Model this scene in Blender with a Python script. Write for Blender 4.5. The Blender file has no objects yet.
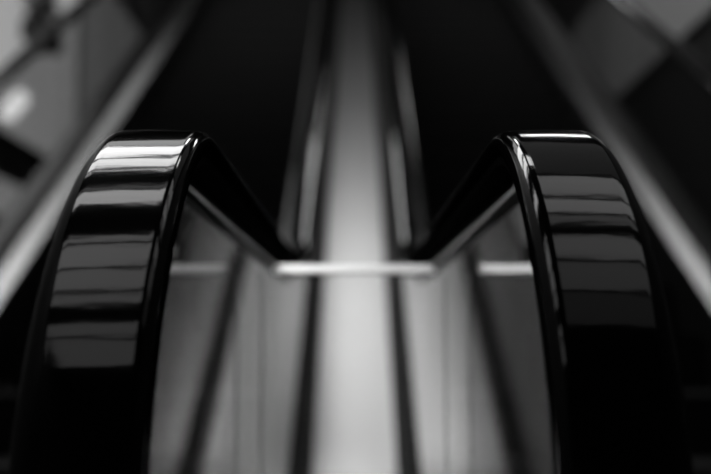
import bpy, bmesh, math, random
from mathutils import Vector
random.seed(4)
S = bpy.context.scene
COL = S.collection
R = math.radians
EYE = 0.78            # everything below is measured from eye level, then lifted
F_PX, PITCH = 1050.0, R(5.6)

# ------------------------------------------------------------------ materials
def mat(name, col, rough=.5, metal=0., spec=.5, emit=None, bump=None, coat=0.):
    m = bpy.data.materials.new(name); m.use_nodes = True
    nt = m.node_tree; b = nt.nodes['Principled BSDF']
    b.inputs['Base Color'].default_value = (col, col, col, 1)
    b.inputs['Roughness'].default_value = rough
    b.inputs['Metallic'].default_value = metal
    b.inputs['Specular IOR Level'].default_value = spec
    if coat:
        b.inputs['Coat Weight'].default_value = coat; b.inputs['Coat Roughness'].default_value = .05
    if emit:
        b.inputs['Emission Color'].default_value = (1, 1, 1, 1)
        b.inputs['Emission Strength'].default_value = emit
    if bump:
        kind, scale, strength, dist = bump
        tc = nt.nodes.new('ShaderNodeTexCoord')
        mp = nt.nodes.new('ShaderNodeMapping'); mp.inputs['Scale'].default_value = scale
        nt.links.new(tc.outputs['Object'], mp.inputs['Vector'])
        if kind == 'noise':
            t = nt.nodes.new('ShaderNodeTexNoise'); t.inputs['Scale'].default_value = 1; out = t.outputs['Fac']
            t.inputs['Detail'].default_value = 3
        else:
            t = nt.nodes.new('ShaderNodeTexWave'); t.inputs['Scale'].default_value = 1; out = t.outputs['Fac']
        nt.links.new(mp.outputs['Vector'], t.inputs['Vector'])
        bp = nt.nodes.new('ShaderNodeBump'); bp.inputs['Strength'].default_value = strength
        bp.inputs['Distance'].default_value = dist
        nt.links.new(out, bp.inputs['Height']); nt.links.new(bp.outputs['Normal'], b.inputs['Normal'])
    return m

def glass_mat(name, tint=.9, f0=.04, refl=1.):
    m = bpy.data.materials.new(name); m.use_nodes = True
    nt = m.node_tree; N = nt.nodes; L = nt.links; N.clear()
    out = N.new('ShaderNodeOutputMaterial'); mx = N.new('ShaderNodeMixShader')
    tr = N.new('ShaderNodeBsdfTransparent'); tr.inputs[0].default_value = (tint, tint, tint, 1)
    gl = N.new('ShaderNodeBsdfGlossy'); gl.inputs['Roughness'].default_value = 0.0
    gl.inputs['Color'].default_value = (refl, refl, refl, 1)
    geo = N.new('ShaderNodeNewGeometry')
    dot = N.new('ShaderNodeVectorMath'); dot.operation = 'DOT_PRODUCT'
    L.new(geo.outputs['Normal'], dot.inputs[0]); L.new(geo.outputs['Incoming'], dot.inputs[1])
    def mth(op, a, b=None):
        n = N.new('ShaderNodeMath'); n.operation = op
        for i, v in enumerate((a, b)):
            if v is None: continue
            if isinstance(v, (int, float)): n.inputs[i].default_value = v
            else: L.new(v, n.inputs[i])
        return n.outputs[0]
    c = mth('ABSOLUTE', dot.outputs['Value'])
    c = mth('SUBTRACT', 1.0, c); c = mth('POWER', c, 5.0)
    c = mth('MULTIPLY', c, 1 - f0); c = mth('ADD', c, f0)
    L.new(c, mx.inputs[0]); L.new(tr.outputs[0], mx.inputs[1]); L.new(gl.outputs[0], mx.inputs[2])
    L.new(mx.outputs[0], out.inputs[0])
    return m

RUBBER = mat('handrail_rubber', .004, .07, 0, .5, bump=('noise', (9, 36, 36), .14, .002))
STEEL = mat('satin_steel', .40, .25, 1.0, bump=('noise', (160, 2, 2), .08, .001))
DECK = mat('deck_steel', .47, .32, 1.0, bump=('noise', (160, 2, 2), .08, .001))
DIMSTEEL = mat('dimmed_steel', .14, .36, 1.0)  # darker copy of the steel, to dim the highlight on one strip
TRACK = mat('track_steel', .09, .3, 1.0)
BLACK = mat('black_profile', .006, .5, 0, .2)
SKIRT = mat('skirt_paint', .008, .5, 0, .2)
LIP = mat('dull_rubber', .005, .8, 0, 0)
LINING = mat('lining_fabric', .004, .9, 0, .05)
STEP = mat('step_metal', .015, .6, 0, .25, bump=('wave', (60, 0, 0), .6, .004))
NOSE = mat('step_edge_metal', .03, .5, 0, .3)
POLISH = mat('satin_rail_metal', .8, .42, 1.0)
GLASS = glass_mat('balustrade_glass', .82, .04, .82)
GLASSB = glass_mat('barrier_glass', .97, .02)
SEAL = mat('clear_seal', .25, .4)
FLOOR = mat('dark_floor_tile', .03, .35, 0, .3)
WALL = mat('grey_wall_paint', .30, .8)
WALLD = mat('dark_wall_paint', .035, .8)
CEIL = mat('dark_ceiling_paint', .02, .8)
FRAME = mat('lamp_frame', .02, .5)
DARK = mat('dark_fitting', .01, .6)
LEAF = mat('leaf', .03, .5)
_em = {}
def em(v):
    if v not in _em: _em[v] = mat('lit_diffuser_%02d' % len(_em), .3, .6, emit=v)
    return _em[v]

# ------------------------------------------------------------------ helpers
def obj(name, verts, faces, m, parent=None, smooth=False, bevel=None, loc=None):
    me = bpy.data.meshes.new(name)
    me.from_pydata([tuple(v) for v in verts], [], faces)
    bm = bmesh.new(); bm.from_mesh(me)
    bmesh.ops.recalc_face_normals(bm, faces=bm.faces)
    if bevel:
        bmesh.ops.bevel(bm, geom=list(bm.edges), offset=bevel, segments=2, affect='EDGES', profile=.5)
    bm.to_mesh(me); bm.free()
    if smooth:
        for p in me.polygons: p.use_smooth = True
    me.materials.append(m)
    o = bpy.data.objects.new(name, me); COL.objects.link(o)
    if parent: o.parent = parent
    if loc: o.location = loc
    return o

def boxv(x0, x1, y0, y1, z0, z1):
    v = [(x, y, z) for x in (x0, x1) for y in (y0, y1) for z in (z0, z1)]
    f = [(0, 1, 3, 2), (4, 6, 7, 5), (0, 4, 5, 1), (2, 3, 7, 6), (0, 2, 6, 4), (1, 5, 7, 3)]
    return v, f
def box(name, x0, x1, y0, y1, z0, z1, m, parent=None, bevel=None):
    v, f = boxv(x0, x1, y0, y1, z0, z1)
    return obj(name, v, f, m, parent, bevel=bevel)

def sweep(name, path, section, m, parent=None, smooth=False):
    """path: list of (y, z); section: closed list of (x, n); n runs along the left-hand normal of the path"""
    V, Fc = [], []; n = len(section)
    for i, (y, z) in enumerate(path):
        a = path[max(i-1, 0)]; b = path[min(i+1, len(path)-1)]
        ty, tz = b[0]-a[0], b[1]-a[1]; l = math.hypot(ty, tz); ty /= l; tz /= l
        ny, nz = -tz, ty
        for (x, q) in section: V.append((x, y+ny*q, z+nz*q))
    for i in range(len(path)-1):
        for k in range(n):
            a, b = i*n+k, i*n+(k+1) % n
            Fc.append((a, b, b+n, a+n))
    Fc.append(tuple(range(n))); Fc.append(tuple(range((len(path)-1)*n, len(path)*n)))
    return obj(name, V, Fc, m, parent, smooth)

def rect(x0, x1, n0, n1): return [(x0, n0), (x1, n0), (x1, n1), (x0, n1)]

def tag(o, label, cat, group=None, kind=None):
    o['label'] = label; o['category'] = cat
    if group: o['group'] = group
    if kind: o['kind'] = kind
    return o
def empty(name, loc=(0, 0, 0)):
    o = bpy.data.objects.new(name, None); COL.objects.link(o); o.location = loc
    o.empty_display_size = .1
    return o
def struct(o): o['kind'] = 'structure'; return o

# ------------------------------------------------------------------ escalator line (side view)
BEND_Y, BASE_Z, BR, TOP_Y = 3.126, EYE-.565, 1.6, 12.4
A30 = R(30)
def base_path(y0, y1, off=0., step=None):
    """flat, arc, then a 30 degree incline, offset upward by off"""
    by = BEND_Y - off*math.tan(A30/2); r = BR-off; t = r*math.tan(A30/2); z = BASE_Z+off
    pts = [(by-t-k*.25, z) for k in range(24, 0, -1)]
    for i in range(13):
        a = A30*i/12; pts.append((by-t+r*math.sin(a), z+r*(1-math.cos(a))))
    ey, ez = pts[-1]
    k = 1
    while pts[-1][0] < 14:
        pts.append((ey+k*.4, ez+k*.4*math.tan(A30))); k += 1
    out = []
    for a, b in zip(pts, pts[1:]):
        if b[0] <= y0 or a[0] >= y1: continue
        if not out:
            q = (max(y0, a[0])-a[0])/(b[0]-a[0]); out.append((a[0]+(b[0]-a[0])*q, a[1]+(b[1]-a[1])*q))
        q = (min(y1, b[0])-a[0])/(b[0]-a[0]); out.append((a[0]+(b[0]-a[0])*q, a[1]+(b[1]-a[1])*q))
    return out
HR_OFF = .765
# newel curve
NC_Y, NC_Z, NA, NB = 1.0, EYE-.125, .322, .30
def newel():
    pts = []; n = 72; ex = 2/1.75
    NBl = .30
    raw = []
    for i in range(n+1):
        t = math.pi/2*3 - math.pi*i/n              # bottom (270) -> front (180) -> top (90)
        c, s = math.cos(t), math.sin(t)
        y = NC_Y + NA*math.copysign(abs(c)**ex, c)
        z = NC_Z + (NB if s > 0 else NBl)*math.copysign(abs(s)**ex, s)
        raw.append((y, z))
    pts = [(NC_Y+.5-i*.05, raw[0][1]) for i in range(10)] + raw
    top = base_path(NC_Y, TOP_Y, HR_OFF)
    top = [(y, z) for y, z in top if y > NC_Y+.06]
    dz = 0
    pts = pts + [(NC_Y+.05*k, BASE_Z+HR_OFF) for k in (1,)] + [p for p in top if p[0] > NC_Y+.08]
    # resample evenly then smooth
    d = [0]
    for a, b in zip(pts, pts[1:]): d.append(d[-1]+math.hypot(b[0]-a[0], b[1]-a[1]))
    cut = NC_Y+.5
    out = []; s = 0; j = 0; ds = .012
    while s < d[-1]:
        while d[j+1] < s: j += 1
        q = (s-d[j])/max(d[j+1]-d[j], 1e-9)
        out.append((pts[j][0]+(pts[j+1][0]-pts[j][0])*q, pts[j][1]+(pts[j+1][1]-pts[j][1])*q)); s += ds
    for _ in range(8):
        out = [out[0]]+[((a[0]+2*b[0]+c[0])/4, (a[1]+2*b[1]+c[1])/4) for a, b, c in zip(out, out[1:], out[2:])]+[out[-1]]
    return out
NB = BASE_Z+HR_OFF-NC_Z
HPATH = newel()
def thin(path):
    """keep fine points round the bends only"""
    o = [path[0]]
    for i in range(1, len(path)-1):
        y = path[i][0]
        if y < 4.2 or i % 12 == 0: o.append(path[i])
    return o+[path[-1]]
HPATH = thin(HPATH)
# HPATH runs bottom -> front -> top -> away: the left normal of that direction points outward
def handrail_section(xc):
    """closed (x, n) outline, n = 0 at the crown: nearly flat face, tight shoulders, flanks curling under"""
    half = []
    for x in (0, .010, .020, .026, .0285): half.append((x, -.0004*(x/.0285)**2))
    cx, cn, r = .0320, -.0135, .0132
    for a in (82, 70, 58, 46, 34, 26): half.append((cx+r*math.cos(R(a)), cn+r*math.sin(R(a))))
    half += [(.0420, -.0085), (.038, -.0090)]
    right = [(xc+x, n) for x, n in half]; left = [(xc-x, n) for x, n in half[1:]]
    return right+left[::-1]

def offset_path(path, q):
    out = []
    for i, (y, z) in enumerate(path):
        a = path[max(i-1, 0)]; b = path[min(i+1, len(path)-1)]
        ty, tz = b[0]-a[0], b[1]-a[1]; l = math.hypot(ty, tz)
        out.append((y-tz/l*q, z+ty/l*q))
    return out

def zat(path, y):
    for a, b in zip(path, path[1:]):
        if a[0] <= y <= b[0]: return a[1]+(b[1]-a[1])*(y-a[0])/(b[0]-a[0]+1e-9)
    return path[-1][1]

def extrude_poly(name, poly, x0, x1, m, parent):
    n = len(poly)
    V = [(x0, y, z) for y, z in poly]+[(x1, y, z) for y, z in poly]
    Fc = [tuple(range(n)), tuple(range(n, 2*n))[::-1]]+[(i, (i+1) % n, (i+1) % n+n, i+n) for i in range(n)]
    return obj(name, V, Fc, m, parent)

XI, XO = .178, 1.60
def balustrade(root, x, sgn_in, joints):
    """sgn_in: the sign of the direction from this balustrade toward its steps"""
    sweep('handrail', HPATH, handrail_section(x), RUBBER, root, True)
    lip = [(.0438, -.0077), (.0452, -.0112), (.0458, -.0155), (.0445, -.020), (.041, -.0238), (.035, -.0245)]
    for sg in (1, -1):
        sweep('handrail_lip', HPATH, [(x+sg*a, b) for a, b in lip]+[(x+sg*.034, -.0245), (x+sg*.037, -.0092)], LIP, root, True)
    sweep('handrail_lining', HPATH, rect(x-.039, x+.039, -.032, -.0247), LINING, root)
    sweep('handrail_track', HPATH, [(x-.012, -.0425), (x-.008, -.045), (x+.008, -.045), (x+.012, -.0425), (x+.012, -.0325), (x-.012, -.0325)], TRACK, root)
    sweep('glass_gasket', HPATH, rect(x-.0075, x+.0075, -.053, -.0455), BLACK, root)
    g = offset_path(HPATH, -.0535)
    # glass panels: the first fills the newel curve
    itop = min(range(len(g)), key=lambda i: abs(g[i][0]-NC_Y)+(0 if g[i][1] > NC_Z else 9))
    upper = g[itop:]
    lower_z = BASE_Z+.02
    cuts = [NC_Y+.02]+joints
    y1 = cuts[1]
    ring = [p for p in g[:itop+1] if p[0] < NC_Y+.001 and p[1] > lower_z]
    up = [p for p in upper if p[0] < y1-.002] + [(y1-.002, zat(upper, y1-.002))]
    poly = [(y1-.002, lower_z)] + [(NC_Y-.12, lower_z)] + [p for p in ring] + [p for p in up if p[0] > ring[-1][0]+.003]
    extrude_poly('glass_panel', poly, x-.005, x+.005, GLASS, root)
    bp = base_path(0, TOP_Y, .02)
    for a, b in zip(cuts[1:], cuts[2:]+[TOP_Y-.05]):
        tp = [(a+.002, zat(upper, a+.002))]+[p for p in upper if a+.01 < p[0] < b-.01]+[(b-.002, zat(upper, b-.002))]
        bt = [(a+.002, zat(bp, a+.002))]+[p for p in bp if a+.01 < p[0] < b-.01]+[(b-.002, zat(bp, b-.002))]
        extrude_poly('glass_panel', bt+tp[::-1], x-.005, x+.005, GLASS, root)

def escalator(side, label):
    s = side
    root = empty('escalator', (s*(XI+XO)/2, NC_Y-.3, 0))
    bpy.context.view_layer.update()
    inv = root.location.copy()
    tag(root, label, 'escalator', None)
    before = set(COL.objects)
    js = [2.45, 3.55, 4.6, 5.65, 6.7, 7.75, 8.8, 9.85, 10.9]
    balustrade(root, s*XI, s, js)
    balustrade(root, s*XO, -s, js)
    full = base_path(NC_Y-.25, TOP_Y)
    def sw(name, x0, x1, n0, n1, m, path=full):
        a, b = sorted((s*x0, s*x1)); return sweep(name, path, rect(a, b, n0, n1), m, root)
    # black glazing channels at the foot of the glass
    sw('glazing_channel', .137, .204, -.05, .022, BLACK)
    sw('glazing_channel', XO-.035, XO+.03, -.05, .022, BLACK)
    # sloping inner deck strips toward the steps
    def strip(name, xa, na, xb, nb, m):
        return sweep(name, full, [(s*xa, na), (s*xb, nb), (s*xb, nb-.02), (s*xa, na-.02)], m, root)
    strip('inner_deck', .204, .010, .310, -.035, DIMSTEEL)
    strip('inner_deck', XO-.030, .012, XO-.108, -.025, STEEL)
    sw('skirt_panel', .310, .322, -.30, -.033, SKIRT)
    sw('skirt_panel', XO-.120, XO-.108, -.30, -.025, SKIRT)
    # outer decking and cladding on the far side
    strip('outer_deck', XO+.03, .012, XO+.14, .0, STEEL if s < 0 else SKIRT)  # right side given dark paint to imitate its dimmer reflection
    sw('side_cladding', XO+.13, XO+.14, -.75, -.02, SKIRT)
    # truss soffit under the run
    sw('truss_casing', .14, XO+.13, -.80, -.76, BLACK, base_path(3.6, TOP_Y))
    # newel housing where the handrail goes in
    for xc in (XI, XO):
        a, b = s*(xc)-.038, s*(xc)+.038
        box('newel_housing', a, b, NC_Y-.27, NC_Y+.35, .0, BASE_Z-.02, BLACK, root, bevel=.01)
        if xc == XI: pass
    # comb plate and landing plate
    box('landing_plate', *sorted((s*.33, s*(XO-.13))), NC_Y-.3, 2.25, .002, .022, STEEL, root)
    v = []; f = []
    xa, xb = sorted((s*.33, s*(XO-.13))); nt = 60
    cv, cf = boxv(xa, xb, 2.25, 2.40, .002, .020); v += cv; f += cf
    for k in range(nt):
        x = xa+(xb-xa)*(k+.25)/nt
        cv, cf = boxv(x, x+(xb-xa)/nt*.5, 2.40, 2.44, .004, .014); o0 = len(v); v += cv; f += [tuple(i+o0 for i in q) for q in cf]
    obj('comb_plate', v, f, NOSE, root)
    # steps
    nose = base_path(2.0, TOP_Y+.5, -.17)
    y = 2.46; prev = .0
    k = 0
    while y < TOP_Y-.4:
        zt = max(zat(nose, y+.02), .004)
        # a step body: flat tread, slightly curved riser below the nose
        zl = prev-.02
        prof = [(y, zt-.004), (y+.006, zt), (y+.405, zt), (y+.405, zt-.05)]
        if zt-zl > .04:
            prof += [(y+.10, zl-.04), (y+.030, zl-.03), (y+.016, zl+(zt-zl)*.4), (y+.002, zt-.02)]
        else:
            prof += [(y, zt-.05)]
        xa, xb = s*.330, s*(XO-.13)
        st = extrude_poly('step', prof, min(xa, xb), max(xa, xb), STEP, root)
        cl = box('demarcation_cleat', min(xa, xb)+.004, max(xa, xb)-.004, y-.003, y+.03, zt-.001, zt+.003, NOSE, st)
        prev = zt; y += .40; k += 1
    for o in set(COL.objects)-before:
        if o.parent == root: o.location = -inv
        # grandchildren inherit the shift
    return root

escalator(-1, 'left escalator, behind the glossy handrail loop with bright banded reflections')
escalator(1, 'right escalator, behind the darker handrail loop with one thin bright line on its crest')

# ------------------------------------------------------------------ deck between the two escalators
cd = empty('centre_deck', (0, 1.9, 0))
sw_ = sweep('deck_plate', base_path(1.95, TOP_Y), rect(-.133, .133, -.03, 0), DECK, cd)
v, f = boxv(-.133, .133, 1.93, 1.95, .0, BASE_Z)
pl = obj('end_plate', v, f, DECK, cd)
for o in (sw_, pl): o.location = (0, -1.9, 0)
tag(cd, 'bright brushed metal deck running up between the two escalators', 'deck')

# ------------------------------------------------------------------ glass barrier closing the gap
BY, BZ = 1.755, EYE+.119
gb = empty('glass_barrier', (0, BY, 0))
P = []
V = [(x, BY+a, BZ+b) for x in (-.135, .135) for a, b in ((-.013, -.0085), (-.013, -.0065), (.009, .0075), (.012, .0075), (.012, -.0085))]
P.append(obj('top_rail', V, [(0, 1, 2, 3, 4), (9, 8, 7, 6, 5)]+[(i, (i+1) % 5, (i+1) % 5+5, i+5) for i in range(5)], POLISH, gb, bevel=.0006))
P.append(box('glass_panel', -.152, .152, BY-.004, BY+.004, .03, BZ-.009, GLASSB, gb))
for x in (-.1525, .1525):
    P.append(box('edge_seal', x-.0012, x+.0012, BY-.004, BY+.004, .03, BZ-.009, SEAL, gb))
P.append(box('floor_shoe', -.135, .135, BY-.02, BY+.02, 0, .05, STEEL, gb, bevel=.003))
for o in P: o.location = (0, -BY, 0)
tag(gb, 'clear glass barrier with a bright horizontal top rail between the two handrail loops', 'barrier')

# ------------------------------------------------------------------ the hall
WX0, WX1, WY0, WY1, CZ = -3.1, 3.2, -14, 17, EYE+6.5
struct(box('floor', WX0, WX1, WY0, WY1, -.1, 0, FLOOR))
struct(box('ceiling', WX0, WX1, WY0, WY1, CZ, CZ+.1, CEIL))
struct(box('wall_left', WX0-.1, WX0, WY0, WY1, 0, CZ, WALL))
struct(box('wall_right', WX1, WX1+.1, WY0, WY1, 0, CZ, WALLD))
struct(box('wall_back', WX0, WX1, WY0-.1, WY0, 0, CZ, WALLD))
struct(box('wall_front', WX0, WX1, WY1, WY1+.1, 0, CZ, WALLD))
uz = base_path(0, TOP_Y)[-1][1]
struct(box('floor_upper', WX0, WX1, TOP_Y+.02, WY1, uz-.3, uz-.02, FLOOR))

# ceiling lights: (x0, x1, y0, y1, strength)
def clight(x0, x1, y0, y1, e, label):
    r = empty('ceiling_light', ((x0+x1)/2, (y0+y1)/2, CZ))
    z0 = CZ-.06
    fr = []
    v, f = [], []
    for (a, b, c, d) in ((x0, x1, y0, y0+.03), (x0, x1, y1-.03, y1), (x0, x0+.03, y0+.03, y1-.03), (x1-.03, x1, y0+.03, y1-.03)):
        cv, cf = boxv(a, b, c, d, z0, CZ-.001); o0 = len(v); v += cv; f += [tuple(i+o0 for i in q) for q in cf]
    a = obj('frame', v, f, FRAME, r)
    b = box('diffuser', x0+.03, x1-.03, y0+.03, y1-.03, z0+.015, z0+.03, em(e), r)
    for o in (a, b): o.location = -r.location
    tag(r, label, 'ceiling light', 'ceiling lights over the hall, seen only as bands reflected in the handrails')
LIGHTS = [   # x0, x1, y0, y1, radiance
 (-2.9, -.8, 7.12, 8.6, 1.1), (-1.15, -.8, 8.7, 11.5, 1.1), (-.36, .30, 7.2, 8.8, 6.5), (.75, 1.1, 7.6, 9.8, .4), (-2.9, -.2, 5.5, 7.0, 5.5), (-2.9, -.2, 4.38, 5.27, 5.5), (.45, 1.1, 4.38, 5.27, 4.5), (-2.9, -.3, 4.03, 4.2, 4.5),  # centre one and short right one added to brighten deck and top rail
 (-2.9, -.5, 2.9, 3.03, 1.0), (-2.9, -.5, 2.05, 2.8, 3.2),
 (-2.9, -.5, .36, .64, 1.2), (-2.9, -.5, -.58, .28, 1.3), (-2.9, -.5, -1.52, -.66, 1.1), (-2.9, -.5, -2.1, -1.60, .9),
 (-2.9, -.5, -3.58, -2.92, .7), (-2.9, -.5, -5.04, -3.66, .6),
 (1.9, 3.1, 10.3, 11.6, 6),
 (.9, 3.1, 3.75, 8.0, .07), (.9, 3.1, 2.5, 3.55, .8), (.9, 3.1, 1.55, 2.38, 1.0), (.9, 3.1, 1.1, 1.45, .5), (.9, 3.1, -.27, .6, .7), (.9, 3.1, -1.5, -.37, .4), (.9, 3.1, -3.0, -1.6, .13),
]
for a in LIGHTS: clight(*a, 'rectangular ceiling light over the hall')

# ------------------------------------------------------------------ things on the side walls, far out of focus
def wall_thing(name, x, y0, y1, z0, z1, e, label, cat, mull=3):
    s = 1 if x > 0 else -1
    r = empty(name, (x, (y0+y1)/2, z0)); ps = []
    xi = x-s*.05
    v, f = [], []
    bars = [(y0, y1, z0, z0+.02), (y0, y1, z1-.02, z1)]+[(y0+(y1-y0-.02)*k/mull, y0+(y1-y0-.02)*k/mull+.02, z0+.02, z1-.02) for k in range(mull+1)]
    for (a, b, c, d) in bars:
        cv, cf = boxv(min(x-s*.002, xi), max(x-s*.002, xi), a, b, c, d); o0 = len(v); v += cv; f += [tuple(i+o0 for i in q) for q in cf]
    ps.append(obj('frame', v, f, FRAME, r))
    ps.append(box('panel', *sorted((x-s*.004, x-s*.02)), y0+.02, y1-.02, z0+.02, z1-.02, em(e) if e else DARK, r))
    for o in ps: o.location = -r.location
    return tag(r, label, cat)
E_ = EYE
wall_thing('glow_panel', WX0, 6.0, 11.4, E_+1.05, E_+4.4, .28, 'large glowing panel added for the pale blurred left wall beyond the outer handrail', 'window', 1)  # glowing panel added to lighten the wall, no window known there
wall_thing('glow_panel', WX0, 11.42, 15.8, E_+1.05, E_+4.4, .13, 'farther, dimmer glowing panel added on the left wall, right of the pale one', 'window', 1)  # second panel added so the wall's glow fades with distance
wall_thing('dark_panel', WX0+.06, 8.3, 10.4, E_+1.38, E_+1.78, 0, 'dark panel added for a blurred dark shape at the left beyond the outer glass', 'wall panel', 2)  # stand-in for a dark blur taken for a neighbouring stair balustrade
wall_thing('glow_panel', WX1, 8.0, 15.0, E_+2.9, E_+4.6, .055, 'dim grey blurred window at the top right beyond the outer handrail', 'window', 1)
hp = empty('wall_planter', (WX0+.17, 9.6, E_+2.85)); random.seed(7)
vv, ff = boxv(-.11, .11, -.3, .3, -.12, .06)
obj('trough', vv, ff, DARK, hp, bevel=.01)
vv, ff = [], []
for k in range(260):
    a = random.uniform(-.32, .32); h = random.uniform(.04, .42); d = random.uniform(-.10, .10)
    c = Vector((d, a, h)); u = Vector((random.uniform(-1, 1), random.uniform(-1, 1), random.uniform(-.4, 1))).normalized()
    w_ = u.cross(Vector((random.random(), random.random(), random.random()))).normalized()
    n0 = len(vv); vv += [c-u*.06, c+w_*.022, c+u*.06, c-w_*.022]; ff.append((n0, n0+1, n0+2, n0+3))
obj('foliage', vv, ff, LEAF, hp)
tag(hp, 'dark leafy plant trough in front of the pale glowing panel at the upper left', 'planter')
wl = empty('wall_lamp', (WX0+.02, 8.85, E_+2.0)); q = []
def capsule(name, r, h, m, parent, loc):
    V, Fc = [], []; n = 20
    prof = [(r*math.sin(R(a)), -h/2-r*math.cos(R(a))) for a in range(6, 91, 12)]+[(r*math.sin(R(a)), h/2-r*math.cos(R(a))) for a in range(90, 175, 12)]
    for pr, z in prof:
        for k in range(n): V.append((pr*math.cos(2*math.pi*k/n), pr*math.sin(2*math.pi*k/n), z))
    for i in range(len(prof)-1):
        for k in range(n): Fc.append((i*n+k, i*n+(k+1) % n, (i+1)*n+(k+1) % n, (i+1)*n+k))
    Fc += [tuple(range(n)), tuple(range((len(prof)-1)*n, len(prof)*n))]
    return obj(name, V, Fc, m, parent, True, loc=loc)
sh = capsule('lamp_shade', .075, .34, em(1.3), wl, (.16, 0, 0)); sh.rotation_euler = (R(-58), 0, 0)
bk = box('bracket', 0.002, .08, -.03, .03, -.03, .03, DARK, wl, bevel=.004)
tag(wl, 'glowing pale lamp on the left wall, below the outer handrail', 'wall lamp')

# ------------------------------------------------------------------ camera
cam_d = bpy.data.cameras.new('camera'); cam = bpy.data.objects.new('camera', cam_d); COL.objects.link(cam)
cam.location = (.003, 0, EYE); cam.rotation_euler = (R(90)+PITCH, 0, 0)
cam_d.sensor_width = 36; cam_d.lens = F_PX*36/711; cam_d.clip_start = .05
cam_d.dof.use_dof = True; cam_d.dof.focus_distance = .90; cam_d.dof.aperture_fstop = 2.8
S.camera = cam
w = bpy.data.worlds.new('world'); S.world = w; w.use_nodes = True
w.node_tree.nodes['Background'].inputs[0].default_value = (1, 1, 1, 1)
w.node_tree.nodes['Background'].inputs[1].default_value = .015
S.view_settings.view_transform = 'Standard'; S.view_settings.look = 'None'
S.view_settings.gamma = 1; S.view_settings.exposure = 0; S.view_settings.use_curve_mapping = False
